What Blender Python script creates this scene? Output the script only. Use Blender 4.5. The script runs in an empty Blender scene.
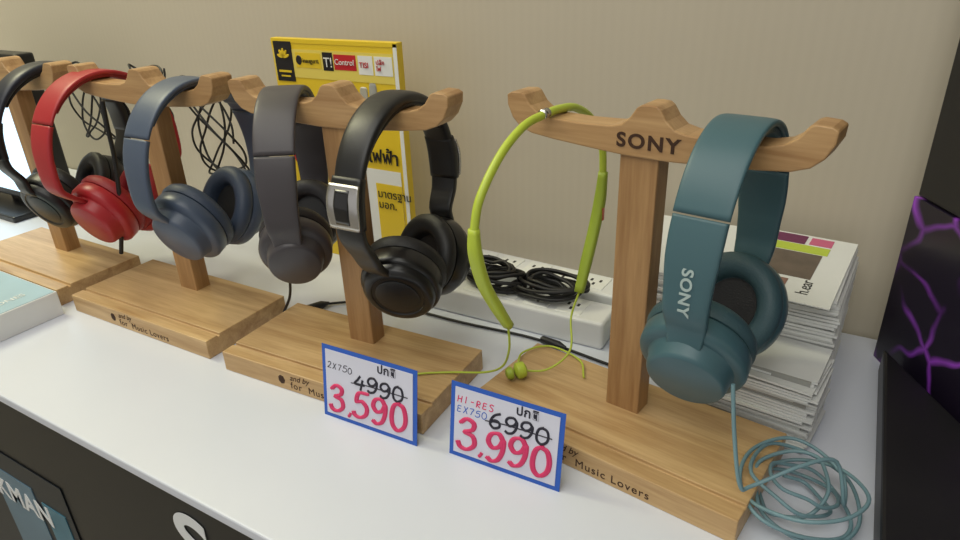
import bpy, bmesh, math, random
from mathutils import Vector, Matrix
random.seed(7)
scene=bpy.context.scene
try:
    scene.view_settings.view_transform='Standard'
except Exception: pass
col=scene.collection
def srgb(r,g,b):
    f=lambda c:(c/255/12.92) if c/255<=.04045 else ((c/255+.055)/1.055)**2.4
    return (f(r),f(g),f(b),1)
# ---------------------------------------------------------------- materials
def mat(name,c,rough=.5,metal=0,bump=0,bscale=200,emit=None,estr=0,coat=0,var=0):
    m=bpy.data.materials.new(name);m.use_nodes=True
    nt=m.node_tree;b=nt.nodes['Principled BSDF']
    b.inputs['Base Color'].default_value=c;b.inputs['Roughness'].default_value=rough
    b.inputs['Metallic'].default_value=metal
    if coat: b.inputs['Coat Weight'].default_value=coat
    if emit: b.inputs['Emission Color'].default_value=emit;b.inputs['Emission Strength'].default_value=estr
    if bump or var:
        tc=nt.nodes.new('ShaderNodeTexCoord');n=nt.nodes.new('ShaderNodeTexNoise')
        n.inputs['Scale'].default_value=bscale;n.inputs['Detail'].default_value=4
        nt.links.new(tc.outputs['Object'],n.inputs['Vector'])
        if bump:
            bp=nt.nodes.new('ShaderNodeBump');bp.inputs['Strength'].default_value=bump;bp.inputs['Distance'].default_value=.001
            nt.links.new(n.outputs['Fac'],bp.inputs['Height']);nt.links.new(bp.outputs['Normal'],b.inputs['Normal'])
        if var:
            mx=nt.nodes.new('ShaderNodeMix');mx.data_type='RGBA'
            mx.inputs[6].default_value=tuple(v*(1-var) for v in c[:3])+(1,)
            mx.inputs[7].default_value=tuple(min(1,v*(1+var)) for v in c[:3])+(1,)
            nt.links.new(n.outputs['Fac'],mx.inputs[0]);nt.links.new(mx.outputs[2],b.inputs['Base Color'])
    return m
def wood(name,axis,c1,c2):
    m=bpy.data.materials.new(name);m.use_nodes=True
    nt=m.node_tree;b=nt.nodes['Principled BSDF'];L=nt.links
    tc=nt.nodes.new('ShaderNodeTexCoord');mp=nt.nodes.new('ShaderNodeMapping')
    s=[1,1,1];s[axis]=.07;mp.inputs['Scale'].default_value=s
    oi=nt.nodes.new('ShaderNodeObjectInfo');ad0=nt.nodes.new('ShaderNodeVectorMath');ad0.operation='ADD'
    L.new(tc.outputs['Object'],ad0.inputs[0]);L.new(oi.outputs['Random'],ad0.inputs[1]);L.new(ad0.outputs[0],mp.inputs['Vector'])
    n=nt.nodes.new('ShaderNodeTexNoise');n.inputs['Scale'].default_value=60;n.inputs['Detail'].default_value=6;n.inputs['Distortion'].default_value=.8
    n2=nt.nodes.new('ShaderNodeTexNoise');n2.inputs['Scale'].default_value=420;n2.inputs['Detail'].default_value=3
    L.new(mp.outputs[0],n.inputs['Vector']);L.new(mp.outputs[0],n2.inputs['Vector'])
    cr=nt.nodes.new('ShaderNodeValToRGB');cr.color_ramp.elements[0].position=.28;cr.color_ramp.elements[1].position=.72
    cr.color_ramp.elements[0].color=c2;cr.color_ramp.elements[1].color=c1
    ad=nt.nodes.new('ShaderNodeMath');ad.operation='MULTIPLY_ADD';ad.inputs[1].default_value=.40;
    L.new(n2.outputs['Fac'],ad.inputs[0]);
    sb=nt.nodes.new('ShaderNodeMath');sb.operation='SUBTRACT';sb.inputs[1].default_value=.20
    L.new(n.outputs['Fac'],sb.inputs[0]);L.new(sb.outputs[0],ad.inputs[2])
    L.new(ad.outputs[0],cr.inputs[0]);L.new(cr.outputs[0],b.inputs['Base Color'])
    b.inputs['Roughness'].default_value=.42
    bp=nt.nodes.new('ShaderNodeBump');bp.inputs['Strength'].default_value=.15;bp.inputs['Distance'].default_value=.0006
    L.new(n2.outputs['Fac'],bp.inputs['Height']);L.new(bp.outputs[0],b.inputs['Normal'])
    return m
M_wx=wood('wood_grain_x',0,srgb(206,174,126),srgb(170,134,88))
M_wz=wood('wood_grain_z',2,srgb(180,142,96),srgb(146,108,68))
M_wa=wood('wood_arm',0,srgb(190,154,108),srgb(156,118,76))
M_burn=mat('burnt_engraving',srgb(58,34,18),.8)
M_white=mat('white_plastic',srgb(222,224,224),.35)
M_paper=mat('paper_white',srgb(216,218,216),.6,var=.03,bscale=60)
M_black=mat('black_plastic',srgb(22,22,24),.38,bump=.1,bscale=900)
M_gloss=mat('black_gloss',srgb(14,14,16),.2,coat=.3)
M_shell=mat('black_shell',srgb(20,20,22),.28)
M_pad=mat('black_leatherette',srgb(20,20,22),.5,bump=.3,bscale=700)
M_cable=mat('black_cable',srgb(16,16,18),.5)
M_silver=mat('brushed_metal',srgb(190,188,186),.25,metal=1)
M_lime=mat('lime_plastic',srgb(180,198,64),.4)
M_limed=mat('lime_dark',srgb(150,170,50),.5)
# ---------------------------------------------------------------- mesh helpers
def empty(name,loc=(0,0,0),rz=0):
    e=bpy.data.objects.new(name,None);e.location=loc;e.rotation_euler=(0,0,rz);e.empty_display_size=.05
    col.objects.link(e);return e
def link(name,me,parent,mats,smooth=False,bevel=0,sub=0,seg=2):
    o=bpy.data.objects.new(name,me);col.objects.link(o)
    if parent: o.parent=parent
    for m in (mats if isinstance(mats,(list,tuple)) else [mats]): me.materials.append(m)
    if smooth:
        for p in me.polygons:p.use_smooth=True
    if bevel:
        b=o.modifiers.new('b','BEVEL');b.width=bevel;b.segments=seg;b.limit_method='ANGLE'
    if sub:
        s=o.modifiers.new('s','SUBSURF');s.levels=sub;s.render_levels=sub
    return o
def box(name,lo,hi,m,parent=None,bevel=0,rz=0,seg=2):
    c=[(lo[i]+hi[i])/2 for i in range(3)];h=[(hi[i]-lo[i])/2 for i in range(3)]
    v=[(sx*h[0],sy*h[1],sz*h[2]) for sx in(-1,1) for sy in(-1,1) for sz in(-1,1)]
    f=[(0,1,3,2),(4,6,7,5),(0,4,5,1),(2,3,7,6),(0,2,6,4),(1,5,7,3)]
    me=bpy.data.meshes.new(name);me.from_pydata(v,[],f)
    o=link(name,me,parent,m,bevel=bevel,seg=seg);o.location=c;o.rotation_euler=(0,0,rz);return o
def catmull(P,n=8):
    P=[Vector(p) for p in P];Q=[P[0]*2-P[1]]+P+[P[-1]*2-P[-2]];out=[]
    for i in range(1,len(Q)-2):
        for k in range(n):
            t=k/n;a,b,c,d=Q[i-1],Q[i],Q[i+1],Q[i+2]
            out.append(.5*((2*b)+(c-a)*t+(2*a-5*b+4*c-d)*t*t+(3*b-a-3*c+d)*t**3))
    out.append(P[-1]);return out
def lerpl(L,u):
    x=u*(len(L)-1);i=min(int(x),len(L)-2);return L[i]+(L[i+1]-L[i])*(x-i)
def sweep(name,path,W,T,m,parent,side=Vector((1,0,0)),n=8,expo=5,ns=20,offs=0,smooth=True):
    P=catmull(path,n) if n else [Vector(p) for p in path]
    V=[];F=[];N=len(P)
    for i,p in enumerate(P):
        t=(P[min(i+1,N-1)]-P[max(i-1,0)]).normalized();nn=t.cross(side).normalized();s=nn.cross(t).normalized()
        u=i/(N-1);w=lerpl(W,u);h=lerpl(T,u)
        for k in range(ns):
            a=2*math.pi*k/ns;c,q=math.cos(a),math.sin(a)
            x=math.copysign(abs(c)**(2/expo),c)*w;y=math.copysign(abs(q)**(2/expo),q)*h
            V.append(p+s*x+nn*(y+offs))
    for i in range(N-1):
        for k in range(ns):
            a=i*ns+k;b=i*ns+(k+1)%ns;F.append((a,b,b+ns,a+ns))
    F.append(tuple(range(ns))[::-1]);F.append(tuple((N-1)*ns+k for k in range(ns)))
    me=bpy.data.meshes.new(name);me.from_pydata([tuple(v) for v in V],[],F);me.update()
    return link(name,me,parent,m,smooth)
def lathe(name,c,N,U,rx,rz,prof,m,parent,ns=48,expo=2.0,smooth=True):
    c=Vector(c);N=Vector(N).normalized();U=Vector(U);U=(U-N*U.dot(N)).normalized();Vv=N.cross(U)
    V=[];F=[]
    for d,r in prof:
        for k in range(ns):
            a=2*math.pi*k/ns;ca,sa=math.cos(a),math.sin(a)
            V.append(c+N*d+U*rx*r*math.copysign(abs(ca)**(2/expo),ca)+Vv*rz*r*math.copysign(abs(sa)**(2/expo),sa))
    n=len(prof)
    for i in range(n-1):
        for k in range(ns):
            a=i*ns+k;b=i*ns+(k+1)%ns;F.append((a,b,b+ns,a+ns))
    F.append(tuple(range(ns))[::-1]);F.append(tuple((n-1)*ns+k for k in range(ns)))
    me=bpy.data.meshes.new(name);me.from_pydata([tuple(v) for v in V],[],F);me.update()
    o=link(name,me,parent,m,smooth)
    if smooth:
        for p in me.polygons:
            if len(p.vertices)>4:p.use_smooth=False
        try: me.set_sharp_from_angle(angle=math.radians(38))
        except Exception: pass
    return o
def tube(name,pts,r,m,parent=None,n=10,cyclic=False,res=6):
    P=catmull(pts,n) if n else [Vector(p) for p in pts]
    cu=bpy.data.curves.new(name,'CURVE');cu.dimensions='3D';cu.bevel_depth=r;cu.bevel_resolution=res//2;cu.use_fill_caps=True
    sp=cu.splines.new('POLY');sp.points.add(len(P)-1)
    for q,p in zip(sp.points,P): q.co=(p[0],p[1],p[2],1)
    sp.use_cyclic_u=cyclic
    o=bpy.data.objects.new(name,cu);col.objects.link(o)
    me=bpy.data.meshes.new_from_object(o.evaluated_get(bpy.context.evaluated_depsgraph_get()))
    bpy.data.objects.remove(o)
    me.materials.clear()
    return link(name,me,parent,m,True)
def textmesh(name,body,size,ext=.0003,bold=0,shear=0,align='LEFT',space=1):
    cu=bpy.data.curves.new(name,'FONT');cu.body=body;cu.size=size;cu.extrude=ext;cu.offset=bold;cu.shear=shear;cu.align_x=align;cu.space_character=space
    o=bpy.data.objects.new(name,cu);col.objects.link(o)
    me=bpy.data.meshes.new_from_object(o.evaluated_get(bpy.context.evaluated_depsgraph_get()))
    bpy.data.objects.remove(o);me.materials.clear();return me
def text(name,body,size,M,m,parent=None,ext=.0003,bold=0,shear=0,align='LEFT',sx=1,space=1):
    me=textmesh(name,body,size,ext,bold,shear,align,space)
    me.transform(M@Matrix.Diagonal((sx,1,1,1)))
    return link(name,me,parent,m)
def frame(o,x,y):
    x=Vector(x).normalized();y=Vector(y);y=(y-x*y.dot(x)).normalized();z=x.cross(y)
    M=Matrix((x,y,z)).transposed().to_4x4();M.translation=Vector(o);return M
# ================================================================ ROOM
M_wall=bpy.data.materials.new('wall_ribbed');M_wall.use_nodes=True
nt=M_wall.node_tree;b=nt.nodes['Principled BSDF'];b.inputs['Roughness'].default_value=.5
tc=nt.nodes.new('ShaderNodeTexCoord');wv=nt.nodes.new('ShaderNodeTexWave');wv.wave_type='BANDS';wv.bands_direction='X';wv.inputs['Scale'].default_value=26
wv.inputs['Distortion'].default_value=.3
nt.links.new(tc.outputs['Object'],wv.inputs['Vector'])
cr=nt.nodes.new('ShaderNodeValToRGB');cr.color_ramp.elements[0].color=srgb(190,181,163);cr.color_ramp.elements[1].color=srgb(191.5,182.5,164.5)
nt.links.new(wv.outputs['Fac'],cr.inputs[0]);nt.links.new(cr.outputs[0],b.inputs['Base Color'])
bp=nt.nodes.new('ShaderNodeBump');bp.inputs['Strength'].default_value=.008;bp.inputs['Distance'].default_value=.001
nt.links.new(wv.outputs['Fac'],bp.inputs['Height']);nt.links.new(bp.outputs[0],b.inputs['Normal'])
box('wall_back',(-4.0,.80,-.75),(1.6,.90,2.0),M_wall)
box('wall_left',(-4.1,-3,-.75),(-4.0,.90,2.0),mat('wall_paint',srgb(200,196,180),.7,var=.02,bscale=3))
box('wall_right',(1.6,-3,-.75),(1.7,.90,2.0),mat('wall_paint_side',srgb(190,186,175),.7,var=.02,bscale=3))
box('floor',(-4.1,-3,-.80),(1.7,.90,-.75),mat('floor_tile',srgb(150,145,138),.3,var=.05,bscale=8))
box('ceiling',(-4.1,-3,2.0),(1.7,.90,2.05),mat('ceiling_paint',srgb(220,220,215),.8,var=.02,bscale=5))
# ================================================================ TABLE
tb=empty('display_table')
box('table_top',(-2.4,.243,-.012),(.62,.797,0),mat('table_laminate',srgb(212,217,228),.28,var=.01,bscale=20),tb,bevel=.002)
M_fas=mat('fascia_black',srgb(12,12,14),.4)
box('fascia',(-2.38,.247,-.75),(.60,.79,-.012),M_fas,tb)
fy=.2465
M_posterb=mat('poster_blue',srgb(96,124,142),.4,var=.35,bscale=9)
box('poster_panel',(-1.05,fy-.001,-.42),(-.72,fy,-.115),mat('poster_dark',srgb(18,26,36),.4,var=.3,bscale=12),tb)
box('poster_device',(-.90,fy-.002,-.42),(-.80,fy-.001,-.15),M_posterb,tb)
box('poster_device_light',(-.785,fy-.002,-.42),(-.735,fy-.001,-.165),mat('poster_teal',srgb(70,120,140),.4,var=.4,bscale=14),tb)
MT=mat('signage_white',srgb(225,228,230),.5)
text('poster_text','WALKMAN',.045,frame((-1.0,fy-.0025,-.20),(1,0,0),(0,0,1)),MT,tb,bold=.001)
text('fascia_text','SONY',.105,frame((-.50,fy-.0006,-.108),(1,0,0),(0,0,1)),MT,tb,bold=.002,sx=1.1,space=1.15)
# ================================================================ STANDS
def stand(loc,deg,logo=False,ps=0,ax=0,px=0):
    e=empty('headphone_stand',loc,math.radians(deg))
    W,D,T=.265,.125,.025
    y0=-D/2;prof=[(y0,0),(D/2,0),(D/2,T),(y0+.020,T),(y0+.020,T-.0035),(y0+.0165,T-.0035),(y0+.0165,T-.001),(y0,T-.001)]
    V=[(-W/2,y,z) for y,z in prof]+[(W/2,y,z) for y,z in prof];n=len(prof)
    F=[(i,(i+1)%n,(i+1)%n+n,i+n) for i in range(n)]+[tuple(range(n))[::-1],tuple(range(n,2*n))]
    F=[f[::-1] for f in F]
    me=bpy.data.meshes.new('base');me.from_pydata(V,[],F);me.update()
    link('base',me,e,M_wx,bevel=.0009)
    box('post',(-.0165+px,.0205+ps,T-.001),(.0165+px,.0425+ps,.272),M_wz,e,bevel=.0012)
    half=[(0,.3105),(.006,.3102),(.010,.3075),(.015,.3000),(.022,.2940),(.032,.2915),(.060,.2905),(.088,.2912),(.100,.2940),(.108,.2995),(.114,.3080),(.1175,.3098),(.128,.3092),(.1325,.3068),(.132,.298),(.127,.2875),(.119,.280),(.107,.2757),(.084,.2732),(.045,.2705),(.018,.2690)]
    poly=half+[(-x,z) for x,z in half[::-1] if x>0]
    ya,yb=.0175+ps,.0455+ps;n=len(poly)
    V=[(x+ax,ya,z) for x,z in poly]+[(x+ax,yb,z) for x,z in poly]
    F=[(i,(i+1)%n,(i+1)%n+n,i+n) for i in range(n)]
    F+= [tuple(range(n))[::-1],tuple(range(n,2*n))]
    me=bpy.data.meshes.new('arm');me.from_pydata(V,[],F);me.update()
    bm=bmesh.new();bm.from_mesh(me);bmesh.ops.recalc_face_normals(bm,faces=bm.faces);bmesh.ops.triangulate(bm,faces=[f for f in bm.faces if len(f.verts)>4]);bm.to_mesh(me);bm.free()
    link('arm',me,e,M_wa,bevel=.0012)
    y=-D/2-.0001
    text('engraving_script','and by',.010,frame((-.034,y,.0145),(1,0,.05),(0,0,1)),M_burn,e,shear=.4,ext=.0002)
    text('engraving_text','for  Music Lovers',.0115,frame((-.034,y,.0045),(1,0,0),(0,0,1)),M_burn,e,ext=.0002,space=1.15)
    lathe('engraving_icon',(-.046,y+.0002,.012),(0,-1,0),(1,0,0),.005,.006,[(0,1),(.0004,.9)],M_burn,e,ns=7)
    if logo:
        me=textmesh('engraved_logo','SONY',.0158,.0003,.0004,0,'CENTER',1.2)
        me.transform(frame((.001+ax,ya-.0003,.2766),(1,0,0),(0,0,1))@Matrix.Diagonal((1.12,1,1,1)))
        link('engraved_logo',me,e,M_burn)
    return e
SA=((-.1569,.4943,0),-7.6,-.010);SB=((-.4567,.4641,0),2.7,0);SC=((-.7533,.4615,0),.8,0);SD=((-1.05,.458,0),0,0)
stand(SA[0],SA[1],True,SA[2],ax=.0035,px=-.003);stand(*SB[:2]);stand(*SC[:2]);stand(*SD[:2])
# ================================================================ HEADPHONES
def at(S,x,y=.0315,z=.2915):
    (X,Y,_),d,ps=S;a=math.radians(d);y+=ps
    return ((X+x*math.cos(a)-y*math.sin(a),Y+x*math.sin(a)+y*math.cos(a),z),a)
def arc(R,H,z0,sgn,a0=0,a1=90,n=8):
    return [(0,sgn*R*math.sin(math.radians(a0+(a1-a0)*i/n)),z0-H*(1-math.cos(math.radians(a0+(a1-a0)*i/n)))) for i in range(n+1)]
def headphones_slab(S,x,c,cdark,yaw=0,R=.086,logo=None,bw=.0205,tilt=24,cy=.048,cz=-.155,k=1.06,inx=.09,z0=.0085,yo=0):
    (L,a)=at(S,x,.0315+yo);e=empty('headphones',L,a+math.radians(yaw))
    mb=mat('band_satin',c,.42,bump=.05,bscale=900);mc=mat('cup_satin',c,.36);mp=mat('cushion_leather',cdark,.5,bump=.35,bscale=600)
    H=.098+(z0-.0085)
    top=arc(R,H,z0,-1,0,60)[::-1]+arc(R,H,z0,1,0,60)[1:]
    sweep('headband',top,[bw*.98,bw,bw,bw,bw*.98],[.0022,.003,.003,.003,.0022],mb,e,n=3)
    inn=arc(R-.005,H-.003,z0-.0035,-1,0,50)[::-1]+arc(R-.005,H-.003,z0-.0035,1,0,50)[1:]
    th=.0034+(z0-.0085)*.45
    sweep('headband_pad',inn,[bw*.8,bw*.88,bw*.88,bw*.88,bw*.8],[.0015,.0034,th,.0034,.0015],mp,e,n=3)
    for s,nme in((-1,'l'),(1,'r')):
        c_y=s*cy
        low=arc(R-.001,H-.001,z0-.0005,s,61,88,5)+[(0,s*(R-.001),-.108),(0,s*(R-.006),-.124),(0,c_y+s*.024,-.143)]
        TT=[.0034,.0034,.0034,.0036,.0042,.003]
        sweep('arm_'+nme,low,[bw*.96,bw*.96,bw*.94,bw*.88,bw*.80,bw*.62],TT,mb,e,n=4)
        t=math.radians(tilt);N=Vector((inx,s*math.cos(t),-math.sin(t)))
        C=(0,c_y,cz);rx,rz=.0385*k,.0425*k
        lathe('cup_shell_'+nme,C,N,(1,0,0),rx,rz,[(-.010,.9),(-.010,.97),(-.008,1),(.003,1.0),(.0055,.975),(.0075,.91),(.0085,.80),(.0105,.765),(.020,.735),(.0225,.70),(.0235,.66),(.0232,.0001)],mc,e)
        lathe('cup_seam_'+nme,C,N,(1,0,0),rx*.975,rz*.975,[(-.012,.93),(-.009,.93)],M_black,e)
        lathe('cushion_'+nme,C,N,(1,0,0),rx*.975,rz*.975,[(-.010,.90),(-.0115,1.0),(-.016,1.05),(-.022,1.03),(-.0265,.95),(-.0285,.82),(-.027,.68),(-.022,.58),(-.015,.55),(-.0149,.001)],mp,e)
        lathe('grille_'+nme,C,N,(1,0,0),rx*.975,rz*.975,[(-.0142,.54),(-.0152,.54)],M_pad,e)
        if s<0 and logo:
            P=catmull(low,4);me=textmesh('logo_text',logo,.0115,.0002,.0003,0,'CENTER',1.1)
            cum=[0]
            for i in range(1,len(P)): cum.append(cum[-1]+(P[i]-P[i-1]).length)
            sc=cum[-1]*.50
            for v in me.vertices:
                d=sc+v.co.x*1.1;i=1
                while i<len(P)-1 and cum[i]<d:i+=1
                u=(d-cum[i-1])/(cum[i]-cum[i-1]);p=P[i-1].lerp(P[i],u);tg=(P[i]-P[i-1]).normalized()
                out=Vector((0,tg.z,-tg.y));out=out if out.y<0 else -out
                v.co=p+Vector((1,0,0))*(v.co.y-.0040)+out*(lerpl(TT,(i-1+u)/(len(P)-1))+.0004+v.co.z)
            link('logo_text',me,e,mat('logo_pale',srgb(170,188,188),.4))
    return e
TEAL=srgb(64,96,105);TEALD=srgb(56,84,92)
headphones_slab(SA,.072,TEAL,TEALD,logo='SONY',R=.077,tilt=28,cz=-.160,cy=.048,k=1.08,z0=.0125,yo=-.002)
headphones_slab(SB,-.070,srgb(66,62,66),srgb(38,36,40),yaw=30,R=.083,k=.97,cy=.05,cz=-.148)
headphones_slab(SC,.070,srgb(72,84,104),srgb(56,68,88),R=.086,cy=.038,k=1.14,cz=-.156)
headphones_slab(SC,-.106,srgb(164,34,42),srgb(142,26,34),R=.088,cy=.034,cz=-.168,k=1.10)
def headphones_padded(S,x,band,yaw=0,R=.086,cy=(.038,.038),cz=-.164,metal=True,nx=.15,z0=.0105):
    (L,a)=at(S,x);e=empty('headphones',L,a+math.radians(yaw))
    H=.094
    top=arc(R,H,z0,-1,0,70)[::-1]+arc(R,H,z0,1,0,70)[1:]
    sweep('headband',top,[.0155,.0175,.0185,.0175,.0155],[.004,.0055,.0065,.0055,.004],band,e,n=3,expo=3)
    inn=arc(R-.006,H-.003,z0-.0055,-1,0,52)[::-1]+arc(R-.006,H-.003,z0-.0055,1,0,52)[1:]
    sweep('headband_pad',inn,[.012,.0155,.0165,.0155,.012],[.002,.0042,.0045,.0042,.002],M_pad,e,n=3,expo=3)
    for s,nme,cyy in((-1,'l',cy[0]),(1,'r',cy[1])):
        sweep('hinge_core_'+nme,[(0,s*(R-.007),-.046),(0,s*(R-.002),-.06),(0,s*(R+.000),-.075),(0,s*(R+.000),-.092)],[.0165,.017,.017,.0165],[.005,.006,.006,.005],M_black,e,n=4)
        sweep('hinge_plate_'+nme,[(0,s*(R+.001),-.050),(0,s*(R+.0055),-.062),(0,s*(R+.007),-.075),(0,s*(R+.0065),-.090)],[.0165,.0175,.0175,.0165],[.0015,.002,.002,.0015],M_silver if metal else M_black,e,n=4)
        sweep('hinge_cover_'+nme,[(0,s*(R+.0045),-.054),(0,s*(R+.0085),-.068),(0,s*(R+.0085),-.085)],[.0075,.008,.0075],[.001,.0015,.001],M_gloss,e,n=4)
        sweep('arm_'+nme,[(0,s*(R+.000),-.088),(0,s*(R-.003),-.105),(.001,s*(R-.014),-.124),(.003,s*(R*.5+cyy*.5+.006),-.141),(.006,s*(cyy+.014),cz+.012)],[.015,.0145,.0135,.0125,.010],[.0042,.004,.004,.004,.003],M_black,e,n=4)
        t=math.radians(24);N=Vector((nx,s*math.cos(t),-math.sin(t)));C=(0.008 if metal else 0,s*cyy,cz)
        lathe('cup_shell_'+nme,C,N,(1,0,0),.041,.043,[(-.010,.9),(-.010,.98),(-.006,1),(.004,1.0),(.0075,.985),(.009,.95),(.0095,.90),(.011,.895),(.0155,.88),(.0185,.82),(.0195,.75),(.0195,.66),(.0185,.64),(.0185,.0001)],M_shell if metal else M_black,e)
        lathe('cup_ring_'+nme,C,N,(1,0,0),.040,.042,[(.018,.56),(.0192,.56),(.0198,.52),(.0198,.0001)],M_black,e)
        lathe('cushion_'+nme,C,N,(1,0,0),.040,.042,[(-.010,.90),(-.0115,1.0),(-.017,1.07),(-.023,1.05),(-.027,.95),(-.028,.82),(-.027,.68),(-.022,.56),(-.015,.52),(-.0149,.001)],M_pad,e)
        lathe('grille_'+nme,C,N,(1,0,0),.039,.041,[(-.0142,.5),(-.0152,.5)],M_black,e)
    return e
headphones_padded(SB,.065,M_black,R=.083,cy=(.024,.046),cz=-.171,nx=.30,z0=.008)
headphones_padded(SD,.085,mat('band_navy',srgb(30,34,48),.4),metal=False)
# ================================================================ NECKBAND
L,a=at(SA,-.085,0,0);nb=empty('neckband_earphones',L,a)
fr=[(0,.036,.2955),(0,.012,.2955),(0,-.02,.292),(0,-.052,.276),(0,-.080,.248),(0,-.089,.222)]
bk=[(0,.036,.2955),(0,.062,.291),(0,.092,.274),(0,.112,.245),(0,.117,.215)]
tube('neck_tube',fr[::-1]+bk[1:],.0036,M_lime,nb)
sweep('control_arm_front',[(0,-.0885,.226),(0,-.088,.205),(0,-.079,.175),(0,-.062,.145),(0,-.046,.120)],[.0045,.006,.006,.006,.005],[.0038,.0045,.0045,.0045,.004],M_lime,nb,n=5,expo=3)
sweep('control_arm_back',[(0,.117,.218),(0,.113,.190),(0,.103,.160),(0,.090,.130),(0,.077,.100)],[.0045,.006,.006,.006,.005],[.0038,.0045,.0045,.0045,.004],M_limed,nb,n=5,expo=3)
sweep('silver_clip',[(0,.006,.296),(0,.014,.2962)],[.0042,.0042],[.0042,.0042],M_silver,nb,n=2,expo=2)
box('button_plus',(.0045,.108,.170),(.0065,.1115,.183),mat('button_red',srgb(190,80,50),.4),nb)
tube('cable_left',[(0,-.046,.120),(-.004,-.040,.09),(-.02,-.03,.06),(-.05,-.02,.036),(-.085,-.03,.0278),(-.11,-.05,.0274),(-.125,-.07,.0274)],.0011,M_lime,nb)
tube('cable_right',[(0,.077,.100),(-.002,.066,.075),(.01,.045,.05),(-.005,.025,.032),(-.03,.01,.030),(-.035,.005,.0295)],.0011,M_lime,nb)
tube('cable_loop',[(-.032,.012,.031),(-.045,.04,.03),(-.03,.07,.028),(.01,.065,.028),(.03,.04,.028)],.0011,M_lime,nb)
lathe('earbud_body',(-.024,.006,.0345),(-.5,-.7,-.1),(1,0,0),.0088,.0088,[(-.006,.5),(-.004,.9),(0,1),(.004,.95),(.006,.6),(.007,.001)],M_lime,nb,ns=20)
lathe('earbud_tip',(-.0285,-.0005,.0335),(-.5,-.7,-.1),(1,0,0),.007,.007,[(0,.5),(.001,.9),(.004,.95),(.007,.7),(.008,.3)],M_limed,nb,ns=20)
# ================================================================ PRICE TAGS
M_tagw=mat('card_white',srgb(206,207,222),.35);M_tagb=mat('card_border_blue',srgb(34,88,184),.4)
M_ink=mat('ink_black',srgb(22,20,40),.5);M_pink=mat('ink_pink',srgb(206,46,100),.5)
ST={'0':[[(.30,1.02),(.08,.84),(.02,.45),(.10,.12),(.32,-.02),(.54,.18),(.58,.52),(.46,.88),(.22,.98)]],
'3':[[(.02,.84),(.22,1.02),(.48,.93),(.46,.70),(.20,.56),(.50,.48),(.58,.2),(.36,-.02),(.10,.0),(-.02,.18)]],
'5':[[(.60,1.0),(.18,.94),(.10,.58),(.34,.64),(.56,.45),(.54,.16),(.30,-.02),(.06,.02),(-.02,.16)]],
'9':[[(.54,.80),(.36,1.0),(.10,.92),(.02,.66),(.20,.46),(.42,.56),(.54,.82),(.56,.45),(.44,.10),(.22,-.02),(.04,.08)]],
'4':[[(.30,1),(.14,.66),(-.02,.38),(.30,.35),(.64,.40)],[(.48,.74),(.44,.35),(.40,-.02)]],
'6':[[(.48,1.02),(.20,.82),(.05,.5),(.04,.18),(.26,-.02),(.52,.14),(.48,.42),(.26,.50),(.04,.30)]],
'2':[[(.03,.8),(.22,1),(.46,.85),(.36,.5),(.02,.02),(.2,.06),(.55,.0)]],
'7':[[(.02,.96),(.52,.98),(.34,.5),(.22,0)]],
'E':[[(.48,.95),(.06,.95),(.05,.5),(.05,.03),(.5,.05)],[(.06,.52),(.42,.54)]],
'X':[[(.05,1),(.5,0)],[(.5,1),(.02,0)]],'H':[[(.05,1),(.04,0)],[(.5,1),(.48,0)],[(.05,.5),(.5,.54)]],
'I':[[(.25,1),(.24,0)]],'R':[[(.05,0),(.06,1),(.4,.95),(.42,.6),(.08,.52),(.5,0)]],'S':[[(.5,.9),(.2,1),(.05,.75),(.45,.35),(.3,.02),(.02,.1)]],
'-':[[(.1,.5),(.45,.52)]],',':[[(.14,.10),(.12,.03),(.06,-.06)]]}
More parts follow.
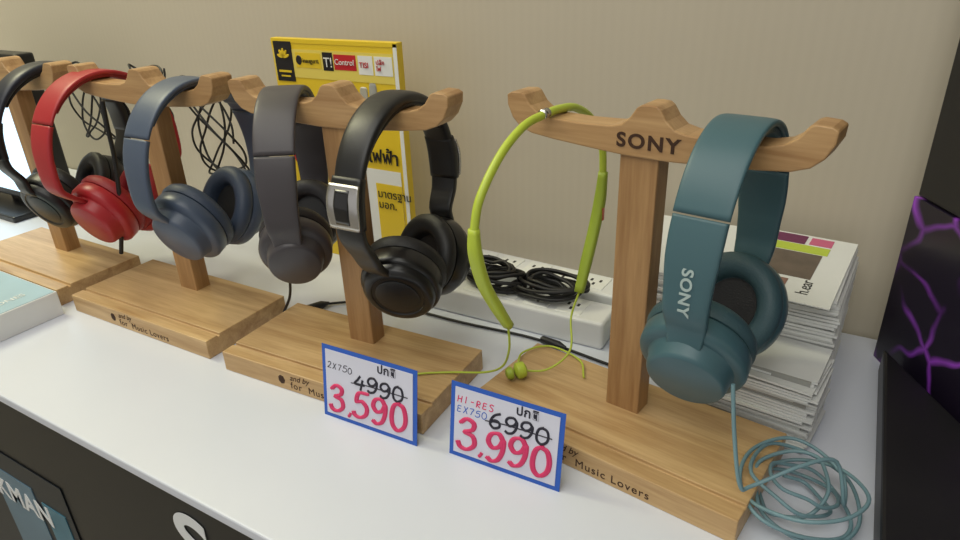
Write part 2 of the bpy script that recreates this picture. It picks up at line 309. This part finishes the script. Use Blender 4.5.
def tag(bl,br,lean,h,old,new,code,sm):
    bl=Vector(bl);br=Vector(br);e=empty('price_tag',(bl+br)/2,math.atan2(br.y-bl.y,br.x-bl.x));w=(br-bl).length/2
    t=math.radians(lean);up=Vector((0,math.sin(t),math.cos(t)));nrm=Vector((0,-math.cos(t),math.sin(t)));X=Vector((1,0,0))
    def slab(name,x0,x1,z0,z1,d,m):
        V=[X*x+up*z+nrm*dd for dd in(d-.0006,d) for x,z in((x0,z0),(x1,z0),(x1,z1),(x0,z1))]
        me=bpy.data.meshes.new(name);me.from_pydata([tuple(v) for v in V],[],[(3,2,1,0),(4,5,6,7),(0,1,5,4),(1,2,6,5),(2,3,7,6),(3,0,4,7)])
        return link(name,me,e,m)
    def write(name,s,x,z,cw,ch,r,m,slant=.12,rise=0,dbl=0):
        rd=random.Random(len(s)*7+int(x*1e4))
        for j,chh in enumerate(s):
            dz=rd.uniform(-.06,.06)*ch;sc=rd.uniform(.92,1.06)
            for k,stk in enumerate(ST[chh]):
                for q in range(2 if dbl and chh!=',' else 1):
                    p=[X*(x+cw*px*sc+slant*ch*py+q*dbl)+up*(z+dz+ch*py*sc+q*dbl*.3)+nrm*.0010 for px,py in stk]
                    tube('%s_%d_%d_%d'%(name,j,k,q),p,r,m,e,n=6)
            x+=cw*(.26 if chh==',' else .80);z+=rise
    slab('border_card',-w,w,0,h,.0006,M_tagb);slab('card_face',-w+.0045,w-.0045,.0045,h-.0045,.0012,M_tagw)
    write('new_price',new,-w+.0080,.0095,.0275,.0285,.0017,M_pink,slant=.08,dbl=.0020)
    write('old_price',old,-w+.040,.0415,.0185,.0150,.0013,M_ink,rise=-.0002)
    tube('strike_line',[X*(-w+.036)+up*.0460+nrm*.0015,X*0+up*.0480+nrm*.0015,X*(w-.010)+up*.0485+nrm*.0015],.0005,M_ink,e,n=3)
    write('note_code',code,-w+.007,.0465 if not sm else .055,.0078,.0065,.0005,M_ink if sm else M_tagb)
    text('note_word',"\u0e1b\u0e01\u0e15\u0e34",.012,frame(X*(w-.045)+up*(h-.0135)+nrm*.0014,(1,0,0),up),M_ink,e,ext=.0002,bold=.0002)
    if not sm: write('note_red','HI-RES',-w+.007,.0565,.0080,.0065,.0006,M_pink)
    box('foot',(-w*.5,0,0),(w*.5,.010,.001),M_tagw,e)
tag((-.429,.388,0),(-.317,.392,0),8,.079,'4990','3,590','2X750',True)
tag((-.285,.399,0),(-.175,.402,0),9,.075,'6990','3,990','EX750',False)
# ================================================================ BOX (yellow)
bx=empty('product_box',(-.65,.73,0))
M_yel=mat('box_yellow',srgb(228,196,44),.4);M_red=mat('print_red',srgb(190,30,40),.5);M_blk=mat('print_black',srgb(24,24,26),.5);M_wh=mat('print_white',srgb(228,230,226),.5);M_gry=mat('print_grey',srgb(150,150,145),.5)
box('carton',(-.111,-.030,0),(.111,-.018,.320),M_yel,bx,bevel=.001)
def pr(n,x0,x1,z0,z1,m,k=1): box(n,(x0,-.0302-.0004*k,z0),(x1,-.0302,z1),m,bx)
pr('frame_right',.1045,.1105,.002,.318,M_wh,1);pr('frame_top',-.110,.1105,.314,.3195,M_yel,1)
pr('header_strip',-.108,.104,.268,.306,mat('print_pale_yellow',srgb(226,206,96),.5))
pr('logo_block',-.106,-.072,.262,.316,M_blk,2)
for i in range(5):
    a=math.pi*(.1+.2*i);lathe('logo_petal_%d'%i,(-.089+.006*math.cos(a),-.0310,.294+.007*math.sin(a)),(0,-1,0),(math.cos(a),0,math.sin(a)),.006,.0022,[(0,1),(.0012,.9)],M_yel,bx,ns=14)
pr('logo_line',-.101,-.077,.274,.277,M_yel,3);pr('logo_line_low',-.098,-.080,.268,.270,M_yel,3)
pr('badge_yellow',-.066,-.020,.282,.302,M_yel,2);pr('badge_black',-.016,.002,.280,.304,M_blk,2);pr('badge_red',.004,.042,.282,.302,M_red,2);pr('badge_white',.046,.070,.278,.302,M_wh,2);pr('badge_white_b',.073,.102,.278,.302,M_wh,2)
lathe('badge_icon',(-.060,-.0310,.292),(0,-1,0),(1,0,0),.0055,.0065,[(0,1),(.0008,.9)],M_blk,bx,ns=20)
text('badge_text_a','inaugur\u0e41',.0085,frame((-.053,-.0318,.289),(1,0,0),(0,0,1)),M_blk,bx)
text('badge_text_b','T!',.018,frame((-.014,-.0318,.285),(1,0,0),(0,0,1)),M_wh,bx)
text('badge_text_c','Control',.0105,frame((.0055,-.0318,.289),(1,0,0),(0,0,1)),M_wh,bx)
text('badge_text_d','TISI',.010,frame((.048,-.0318,.287),(1,0,0),(0,0,1)),M_red,bx)
text('badge_text_e','\u0e1b\u0e25\u0e31\u0e4a\u0e01\n\u0e44\u0e1f',.008,frame((.076,-.0318,.292),(1,0,0),(0,0,1)),M_red,bx)
pr('panel_white',-.02,.100,.02,.150,M_wh,1);pr('panel_yellow',.055,.100,.03,.13,M_yel,2)
lathe('red_disc',(-.075,-.0304,.16),(0,-1,0),(1,0,0),.026,.026,[(0,1),(.0006,1)],M_red,bx)
lathe('red_disc_core',(-.075,-.0306,.16),(0,-1,0),(1,0,0),.018,.018,[(0,1),(.0009,1)],M_wh,bx)
M_gl=mat('print_steel',srgb(176,172,158),.4)
for i,(x,z0,z1) in enumerate(((.036,.222,.252),(.050,.235,.262),(.066,.225,.268))):
    lathe('picture_post_%d'%i,(x,-.0302,(z0+z1)/2),(0,-1,0),(1,0,0),.0065,(z1-z0)/2,[(0,1),(.0012,.9)],M_gry if i!=1 else M_gl,bx,expo=5,ns=24)
text('panel_text',"\u0e1b\u0e25\u0e31\u0e4a\u0e01\u0e44\u0e1f\u0e1f\u0e49\u0e32",.026,frame((.0,-.032,.160),(1,0,0),(0,0,1)),M_blk,bx,bold=.0004)
text('panel_text_low',"\u0e21\u0e32\u0e15\u0e23\u0e10\u0e32\u0e19\n\u0e21\u0e2d\u0e01.",.016,frame((.057,-.032,.11),(1,0,0),(0,0,1)),M_blk,bx)
# ================================================================ POWER STRIPS
def strip(x0,x1,y0,y1,h,rz=0):
    e=empty('power_strip',((x0+x1)/2,(y0+y1)/2,0),rz);w=(x1-x0)/2;d=(y1-y0)/2
    box('housing',(-w,-d,0),(w,d,h),M_white,e,bevel=.004,seg=3)
    n=int(w*2/.042)
    for i in range(n):
        cx=-w+.03+i*.042
        box('socket_plate_%d'%i,(cx-.016,-d*.7,h-.001),(cx+.016,d*.7,h+.001),M_wh,e,bevel=.001)
        for k,(dx,dy) in enumerate(((-.006,.004),(.006,.004),(0,-.006))):
            box('slot_%d_%d'%(i,k),(cx+dx-.0015,dy-.003,h+.0008),(cx+dx+.0015,dy+.003,h+.0014),M_black,e)
    return e
strip(-.47,-.225,.625,.675,.035,0.02);strip(-.47,-.225,.70,.75,.035,-.03)
def tangle(name,c,R,n,r,m,zr=.02,seed=1,flat=1,z0=.003,tilt=None):
    rd=random.Random(seed);pts=[]
    for i in range(n*10):
        a=i/10*2*math.pi;q=R*(.72+.28*math.sin(a*.37+seed)+rd.uniform(-.05,.05))
        pts.append((c[0]+q*math.cos(a),c[1]+flat*q*math.sin(a),max(z0,c[2]+zr*math.sin(a*.61+seed)+rd.uniform(-.002,.002))))
    return tube(name,pts,r,m,None,n=4)
tangle('cable_bundle',(-.385,.66,.050),.050,9,.0024,M_cable,zr=.012,seed=3,flat=.62,z0=.040)
tangle('cable_bundle',(-.31,.665,.048),.050,8,.0024,M_cable,zr=.009,seed=5,flat=.6,z0=.040)
# ================================================================ BROCHURES
def stack(name,c,w,d,n,th,rz,seed,jit=.003):
    rd=random.Random(seed);e=empty(name,c,rz);V=[];F=[]
    for i in range(n):
        a=rd.uniform(-.03,.03);ox=rd.uniform(-jit,jit);oy=rd.uniform(-jit,jit);z0=i*th;z1=z0+th*.82;b0=len(V)
        for z in(z0,z1):
            for x,y in((-w,-d),(w,-d),(w,d),(-w,d)):
                V.append((x*math.cos(a)-y*math.sin(a)+ox,x*math.sin(a)+y*math.cos(a)+oy,z))
        F+=[tuple(b0+k for k in f) for f in((3,2,1,0),(4,5,6,7),(0,1,5,4),(1,2,6,5),(2,3,7,6),(3,0,4,7))]
    me=bpy.data.meshes.new('leaflets');me.from_pydata(V,[],F);link('leaflets',me,e,M_paper)
    box('core',(-w+.004,-d+.004,0),(w-.004,d-.004,n*th-.0008),M_gry,e);return e
stack('brochure_stack',(-.155,.695,0),.054,.080,30,.0040,0.02,1)
stack('brochure_stack',(-.044,.695,0),.048,.072,38,.0032,-.03,2)
stack('brochure_stack',(-.050,.588,0),.050,.032,28,.0026,-.12,3,.005)
bf=empty('brochure',(-.052,.690,.1225),math.radians(-4))
box('sheet',(-.052,-.088,0),(.052,.080,.001),M_paper,bf,bevel=0)
box('photo_block',(-.030,-.035,.001),(.026,.028,.0014),mat('photo_print',srgb(96,84,74),.4,var=.7,bscale=40),bf)
box('strip_purple',(-.045,.052,.001),(.004,.076,.0014),mat('print_plum',srgb(104,40,80),.5),bf)
box('strip_lime',(-.040,.030,.001),(.030,.050,.0014),M_lime,bf)
box('strip_pink',(.008,.054,.001),(.030,.074,.0014),mat('print_pink',srgb(196,96,130),.5),bf)
box('photo_small',(-.045,-.080,.001),(.008,-.042,.0014),mat('photo_print_b',srgb(130,96,84),.4,var=.6,bscale=50),bf)
text('sheet_text','h.ear',.016,frame((.030,-.070,.0013),(0,1,0),(-1,0,0)),M_blk,bf,ext=.0001)
# ================================================================ CABINET right
cb=empty('display_cabinet',(.046,.756,0),math.radians(-60))
M_cab=mat('cabinet_black',srgb(20,20,24),.4)
box('upper_body',(.0,0,.188),(.36,.04,1.1),M_cab,cb,bevel=.002)
M_web=bpy.data.materials.new('cabinet_purple_print');M_web.use_nodes=True
nt=M_web.node_tree;b=nt.nodes['Principled BSDF'];b.inputs['Roughness'].default_value=.3
tc=nt.nodes.new('ShaderNodeTexCoord');vo=nt.nodes.new('ShaderNodeTexVoronoi');vo.feature='DISTANCE_TO_EDGE';vo.inputs['Scale'].default_value=14
nzz=nt.nodes.new('ShaderNodeTexNoise');nzz.inputs['Scale'].default_value=12
nt.links.new(tc.outputs['Object'],nzz.inputs['Vector'])
va=nt.nodes.new('ShaderNodeVectorMath');va.operation='MULTIPLY_ADD';va.inputs[1].default_value=(.06,.06,.06)
nt.links.new(nzz.outputs['Color'],va.inputs[0]);nt.links.new(tc.outputs['Object'],va.inputs[2]);nt.links.new(va.outputs[0],vo.inputs['Vector'])
nz=nt.nodes.new('ShaderNodeTexNoise');nz.inputs['Scale'].default_value=9;nt.links.new(tc.outputs['Object'],nz.inputs['Vector'])
cr=nt.nodes.new('ShaderNodeValToRGB');cr.color_ramp.elements[0].color=srgb(150,64,200);cr.color_ramp.elements[1].color=(0,0,0,1);cr.color_ramp.elements[1].position=.07
nt.links.new(vo.outputs['Distance'],cr.inputs[0])
c2=nt.nodes.new('ShaderNodeValToRGB');c2.color_ramp.elements[0].position=.38;c2.color_ramp.elements[0].color=(0,0,0,1);c2.color_ramp.elements[1].position=.56;c2.color_ramp.elements[1].color=(1,1,1,1)
nt.links.new(nz.outputs['Fac'],c2.inputs[0])
ml=nt.nodes.new('ShaderNodeMix');ml.data_type='RGBA';ml.blend_type='MULTIPLY';ml.inputs[0].default_value=1
nt.links.new(cr.outputs[0],ml.inputs[6]);nt.links.new(c2.outputs[0],ml.inputs[7])
ml2=nt.nodes.new('ShaderNodeMix');ml2.data_type='RGBA';ml2.blend_type='ADD';ml2.inputs[0].default_value=1;ml2.inputs[7].default_value=srgb(26,20,36)
nt.links.new(ml.outputs[2],ml2.inputs[6]);nt.links.new(ml2.outputs[2],b.inputs['Base Color'])
box('printed_body',(-.002,-.002,0),(.36,.04,.187),M_web,cb,bevel=.001)
# low black case that fills the corner in front of the cabinet
lb=empty('accessory_case',(.12,.45,0))
pl=[(-.0705,.275),(-.057,-.16),(.09,-.16),(.09,.005)];hh=.030
V=[(x,y,z) for z in(0,hh) for x,y in pl]
me=bpy.data.meshes.new('case_body');me.from_pydata(V,[],[(0,1,2,3)[::-1],(4,5,6,7),(0,1,5,4),(1,2,6,5),(2,3,7,6),(3,0,4,7)])
bm=bmesh.new();bm.from_mesh(me);bmesh.ops.recalc_face_normals(bm,faces=bm.faces);bm.to_mesh(me);bm.free()
link('case_body',me,lb,M_cab,bevel=.003)
box('case_handle',(.0,-.09,.029),(.05,-.07,.036),M_gloss,lb,bevel=.002)
# ================================================================ MONITOR left
mo=empty('monitor',(-1.42,.60,0),0)
box('foot',(-.1,-.06,0),(.1,.06,.012),M_black,mo,bevel=.003);box('neck',(-.02,.0,.01),(.02,.02,.1),M_black,mo)
box('bezel',(-.26,-.02,.03),(.20,.012,.295),M_black,mo,bevel=.004)
box('screen',(-.25,-.0215,.045),(.19,-.0195,.275),mat('screen_glow',srgb(190,215,235),.3,emit=srgb(190,220,245),estr=1.2),mo)
# ================================================================ small box left
sb=empty('boxed_product',(-.985,.318,0),0)
box('carton',(-.095,-.066,0),(.095,.066,.034),M_white,sb,bevel=.001)
box('cover_print',(-.093,-.064,.034),(.093,.064,.0346),mat('cover_blue',srgb(160,188,198),.4,var=.2,bscale=14),sb)
text('cover_text','HEADPHONES',.014,frame((.07,-.05,.035),(0,1,0),(-1,0,0)),M_wh,sb,ext=.0001)
# ================================================================ CABLES
tangle('tether_cable',(-.95,.62,.235),.05,4,.0016,M_cable,zr=.05,seed=2,flat=.3)
tangle('tether_cable',(-.83,.63,.20),.055,7,.0016,M_cable,zr=.07,seed=6,flat=.3)
tangle('tether_cable',(-1.12,.62,.22),.05,5,.0016,M_cable,zr=.06,seed=9,flat=.3)
tube('tether_cable',[(-.545,.475,.10),(-.575,.495,.05),(-.605,.505,.010),(-.607,.53,.003),(-.58,.57,.003),(-.52,.60,.003),(-.40,.605,.003),(-.30,.612,.003),(-.2,.60,.003)],.0017,M_cable)
tube('tether_cable',[(-.812,.468,.272),(-.814,.467,.24),(-.818,.466,.19),(-.835,.464,.12),(-.855,.462,.065)],.0028,M_cable)
pg=empty('audio_plug',(-.590,.545,.007),math.radians(60))
lathe('plug_body',(0,0,0),(1,.0,0),(0,0,1),.0055,.0055,[(-.014,.5),(-.012,.9),(.01,1),(.013,.8),(.02,.35)],M_black,pg,ns=16)
pg=empty('audio_plug',(-.28,.609,.006),math.radians(-8))
lathe('plug_body',(0,0,0),(1,.0,0),(0,0,1),.005,.005,[(-.014,.5),(-.012,.9),(.01,1),(.013,.8),(.02,.35)],M_black,pg,ns=16)
# teal cable coil
rd=random.Random(4)
pts=[(-.055,.435,.13),(-.048,.430,.09),(-.038,.425,.05),(-.030,.435,.045),(0,.46,.058),(.022,.48,.055)]
for i in range(58):
    a=i/9*2*math.pi;q=.034+.012*math.sin(i*.31)
    pts.append((.001+q*math.cos(a)+rd.uniform(-.003,.003),.478+q*1.05*math.sin(a)+rd.uniform(-.003,.003),.006+.014*(1+math.sin(a*.7+i*.05))))
M_tc=mat('teal_cable',srgb(112,144,152),.4)
tube('headphone_cable',pts,.0016,M_tc,None,n=6)
# ================================================================ LIGHTS
def area(name,loc,rot,sx,sy,e,c=(1,1,1)):
    l=bpy.data.lights.new(name,'AREA');l.shape='RECTANGLE';l.size=sx;l.size_y=sy;l.energy=e;l.color=c
    o=bpy.data.objects.new(name,l);o.location=loc;o.rotation_euler=rot;col.objects.link(o)
area('ceiling_light',(-1.0,-.3,1.95),(0,0,0),2.4,1.3,24,(1,.98,.91))
area('ceiling_light',(.2,-1.4,1.95),(0,0,0),1.8,1.4,21,(1,.99,.95))
area('ceiling_light',(-2.1,.35,1.9),(math.radians(18),0,0),1.0,.3,26,(1,.96,.62))
w=bpy.data.worlds.new('World');scene.world=w;w.use_nodes=True
w.node_tree.nodes['Background'].inputs[0].default_value=(1,.98,.94,1);w.node_tree.nodes['Background'].inputs[1].default_value=.58
# ================================================================ CAMERA
cd=bpy.data.cameras.new('camera');cam=bpy.data.objects.new('camera',cd);col.objects.link(cam)
cd.sensor_width=36;cd.lens=36*668.94/960;cd.clip_start=.01
cam.matrix_world=Matrix.Translation((0,0,.42))@Matrix.Rotation(math.radians(31.5),4,'Z')@Matrix.Rotation(math.radians(90-25.4884),4,'X')@Matrix.Rotation(math.radians(-2.1384),4,'Z')
scene.camera=cam
